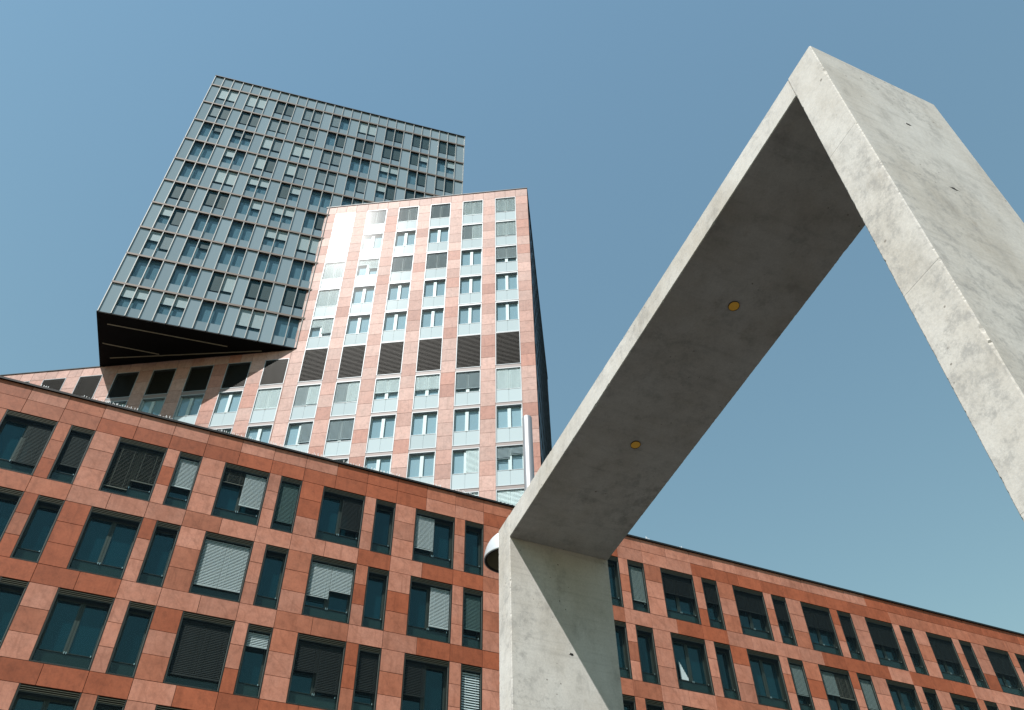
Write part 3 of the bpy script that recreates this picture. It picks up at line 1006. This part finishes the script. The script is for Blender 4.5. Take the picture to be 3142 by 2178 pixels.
# local frame: X along the beam, Y = depth axis, Z up.  PB x ? -> rotate so that X=PB; then Y = rot90(PB) = PDp
frot = math.atan2(PB.y, PB.x)
ploc = PDp * Q
pf = thing('concrete_portal_frame', 'huge raw concrete portal frame with dark underside towering over the camera', 'portal frame', (ploc.x, ploc.y, 0), frot)
def prism(name, ringf, n, seams, seed):
    """loft of chamfered rectangles; ringf(t, inset) -> four corners [(x,y,z)...] in order"""
    rr = random.Random(seed)
    ts = sorted(set([i / n for i in range(n + 1)] + [q for s in seams for q in (s - 0.0009, s - 0.0006, s + 0.0006, s + 0.0009)]))
    # chip profile per edge
    prof = []
    for e in range(4):
        a = 0; vals = []
        for i in range(len(ts)):
            a = a * 0.8 + rr.gauss(0, 1) * 0.42
            vals.append(0.009 + max(0, a - 0.75) * 0.010 + abs(rr.gauss(0, 0.0022)))
        prof.append(vals)
    V = []; F = []
    for i, t in enumerate(ts):
        ins = 0.0
        for s in seams:
            if abs(t - s) < 0.0007:
                ins = 0.0008
        c = [Vector(q) for q in ringf(t)]
        ctr = sum(c, Vector()) / 4
        c = [q + (ctr - q).normalized() * ins * 1.6 for q in c]
        for e in range(4):
            pv, nx = c[e - 1], c[(e + 1) % 4]
            k = prof[e][i]
            V.append(c[e] + (pv - c[e]).normalized() * k)
            V.append(c[e] + (nx - c[e]).normalized() * k)
    for i in range(len(ts) - 1):
        for j in range(8):
            a = i * 8 + j; b = i * 8 + (j + 1) % 8
            F.append((a, b, b + 8, a + 8))
    F.append(tuple(range(7, -1, -1)))
    L = (len(ts) - 1) * 8
    F.append(tuple(L + j for j in range(8)))
    me = bpy.data.meshes.new(name)
    me.from_pydata([tuple(v) for v in V], [], F)
    me.materials.append(M['concrete'])
    me.update()
    import bmesh
    bm = bmesh.new(); bm.from_mesh(me); bmesh.ops.recalc_face_normals(bm, faces=bm.faces); bm.to_mesh(me); bm.free()
    return put(name, me, pf)
def post(x0, x1):
    def f(t):
        za, zb = ztop(x0) * t, ztop(x1) * t
        return [(x0, 0, za), (x1, 0, zb), (x1, PWID, zb), (x0, PWID, za)]
    return f
def zs(z, x): return z / ztop(x)
prism('far_post', post(xc0, xc1), 520, [zs(6.87 + EYE, xc1), zs(4.64 + EYE, xc1)], 3)
prism('near_post', post(xl0, xl1), 560, [zs(7.73 + EYE, xl1), zs(5.51 + EYE, xl1), zs(3.28 + EYE, xl1)], 5)
XB0, XB1 = xc1 + 0.004, xl0 - 0.004
def beamf(t):
    x = XB0 + (XB1 - XB0) * t
    return [(x, 0.002, zbotm(x)), (x, 0.002, ztop(x) - 0.002), (x, PWID - 0.002, ztop(x) - 0.002), (x, PWID - 0.002, zbotm(x))]
def bt(x): return (x - XB0) / (XB1 - XB0)
prism('beam', beamf, 420, [bt(-9.75), bt(-7.47), bt(-6.57), bt(-4.9)], 9)
# underside downlights
for (x, y) in ((-5.655, 0.95), (-8.413, 0.955)):
    d = MB(); n = 28; r = 0.074
    for i in range(n):
        a0, a1 = 2 * pi * i / n, 2 * pi * (i + 1) / n
        d.quad((r * cos(a0), r * sin(a0), 0.0), (r * cos(a1), r * sin(a1), 0.0), (r * cos(a1), r * sin(a1), -0.008), (r * cos(a0), r * sin(a0), -0.008))
        d.quad((0, 0, -0.012), (r * cos(a0), r * sin(a0), -0.008), (r * cos(a1), r * sin(a1), -0.008), (0, 0, -0.012))
    for i in range(n):
        a0, a1 = 2 * pi * i / n, 2 * pi * (i + 1) / n
        for (ra, rb, za, zb) in ((r, r + 0.004, -0.014, -0.014), (r + 0.004, r + 0.005, -0.014, 0.0), (r, r, -0.008, -0.014)):
            d.quad((ra * cos(a0), ra * sin(a0), za), (ra * cos(a1), ra * sin(a1), za), (rb * cos(a1), rb * sin(a1), zb), (rb * cos(a0), rb * sin(a0), zb), 1)
    d.build('light_cover', [M['amber'], M['lamp_dark']], pf, (x, y, zbotm(x) - 0.001), (0, -math.atan(0.1094), 0))
# formwork anchor holes: dark discs, the shade inside painted as their colour
def hole(x, y, z, seed):
    rr = random.Random(seed)
    d = MB(); n = 14
    pts = []
    for i in range(n):
        a = 2 * pi * i / n
        q = 0.034 * rr.uniform(0.6, 1.15)
        pts.append((0.0, q * cos(a) * (1.9 if rr.random() > 0.75 else 1.0), q * 0.75 * sin(a)))
    for i in range(n):
        a, b = pts[i], pts[(i + 1) % n]
        d.quad((0.0015, 0, 0), a, b, (0.0015, 0, 0))
        d.quad(a, b, (-0.03, b[1] * .8, b[2] * .8), (-0.03, a[1] * .8, a[2] * .8))
    d.build('anchor_hole', M['hole'], pf, (x, y, z))
hole(xl1 + 0.001, 0.958, 8.365 + EYE, 1); hole(xl1 + 0.001, 0.975, 7.118 + EYE, 2)
hole(xc1 + 0.001, 1.026, 6.289 + EYE, 3)

# soffit trims (three lines on the underside of the glass box)
def on_soffit(px, py):
    X = (px - 1571) / 2629.37; Y = -(py - 1089) / 2629.37
    v = CR * X + CU * Y + CF
    P = v * ((GZ - EYE) / v.z)
    dx, dy = P.x - GB.x, P.y - GB.y
    return (dx * cos(GAZ) + dy * sin(GAZ), -dx * sin(GAZ) + dy * cos(GAZ))
TRIMS = [(0.72, 1.03, 9.6, 1.07), (0.3, 3.22, 4.5, 3.33), (0.8, 4.75, 12.2, 0.86)]

# ------------------------------------------------------------------ street lamp
lp = Vector((0.36, 17.0, 0.0))
sl = thing('plaza_street_lamp', 'silver lamp post with a domed lamp head half hidden behind the concrete post', 'street lamp', (lp.x, lp.y, 0))
def lathe(name, prof, mat, parent, loc=(0, 0, 0), n=40, smooth=True):
    V = []; F = []
    for (r, z) in prof:
        for i in range(n):
            a = 2 * pi * i / n
            V.append((r * cos(a), r * sin(a), z))
    for j in range(len(prof) - 1):
        for i in range(n):
            a = j * n + i; b = j * n + (i + 1) % n
            F.append((a, b, b + n, a + n))
    me = bpy.data.meshes.new(name); me.from_pydata(V, [], F); me.materials.append(mat); me.update()
    if smooth:
        me.polygons.foreach_set('use_smooth', [True] * len(me.polygons))
    return put(name, me, parent, loc)
PT = 15.18 + EYE
lathe('base_plate', [(0.0, 0.03), (0.30, 0.03), (0.30, 0.0)], M['alu'], sl, smooth=False)
lathe('pole', [(0.165, 0.0), (0.155, 4), (0.140, 10), (0.125, PT - 0.03), (0.118, PT - 0.008), (0.10, PT), (0.0, PT + 0.002)], M['alu'], sl)
hz = 10.21 + EYE
hx, hy = -0.171 - lp.x, 16.0 - lp.y
prof = []
for i in range(22):
    a = pi / 2 * i / 21
    prof.append((0.53 * cos(a), 0.66 * sin(a)))
sh = lathe('lamp_shade', [(0.515, -0.035), (0.535, -0.035), (0.538, 0.0)] + prof[1:], M['lamp_white'], sl, (hx, hy, hz))
lathe('gasket', [(0.512, -0.036), (0.470, -0.030), (0.468, 0.02)], M['lamp_dark'], sh)
lathe('reflector', [(0.466, -0.012), (0.40, 0.10), (0.26, 0.22), (0.10, 0.26), (0.0, 0.265)], M['lamp_in'], sh)
lathe('bulb', [(0.0, 0.03), (0.07, 0.05), (0.09, 0.12), (0.06, 0.20), (0.05, 0.26)], M['lamp_white'], sh)
ab = MB()
L = math.hypot(hx, hy)
ab.box(0.10, L, -0.045, 0.045, -0.05, 0.05)
ab.build('arm', M['alu'], sl, (0, 0, hz + 0.60), (0, 0, math.atan2(hy, hx)))

for t_ in TRIMS:
    gstrip(t_[:2], t_[2:])
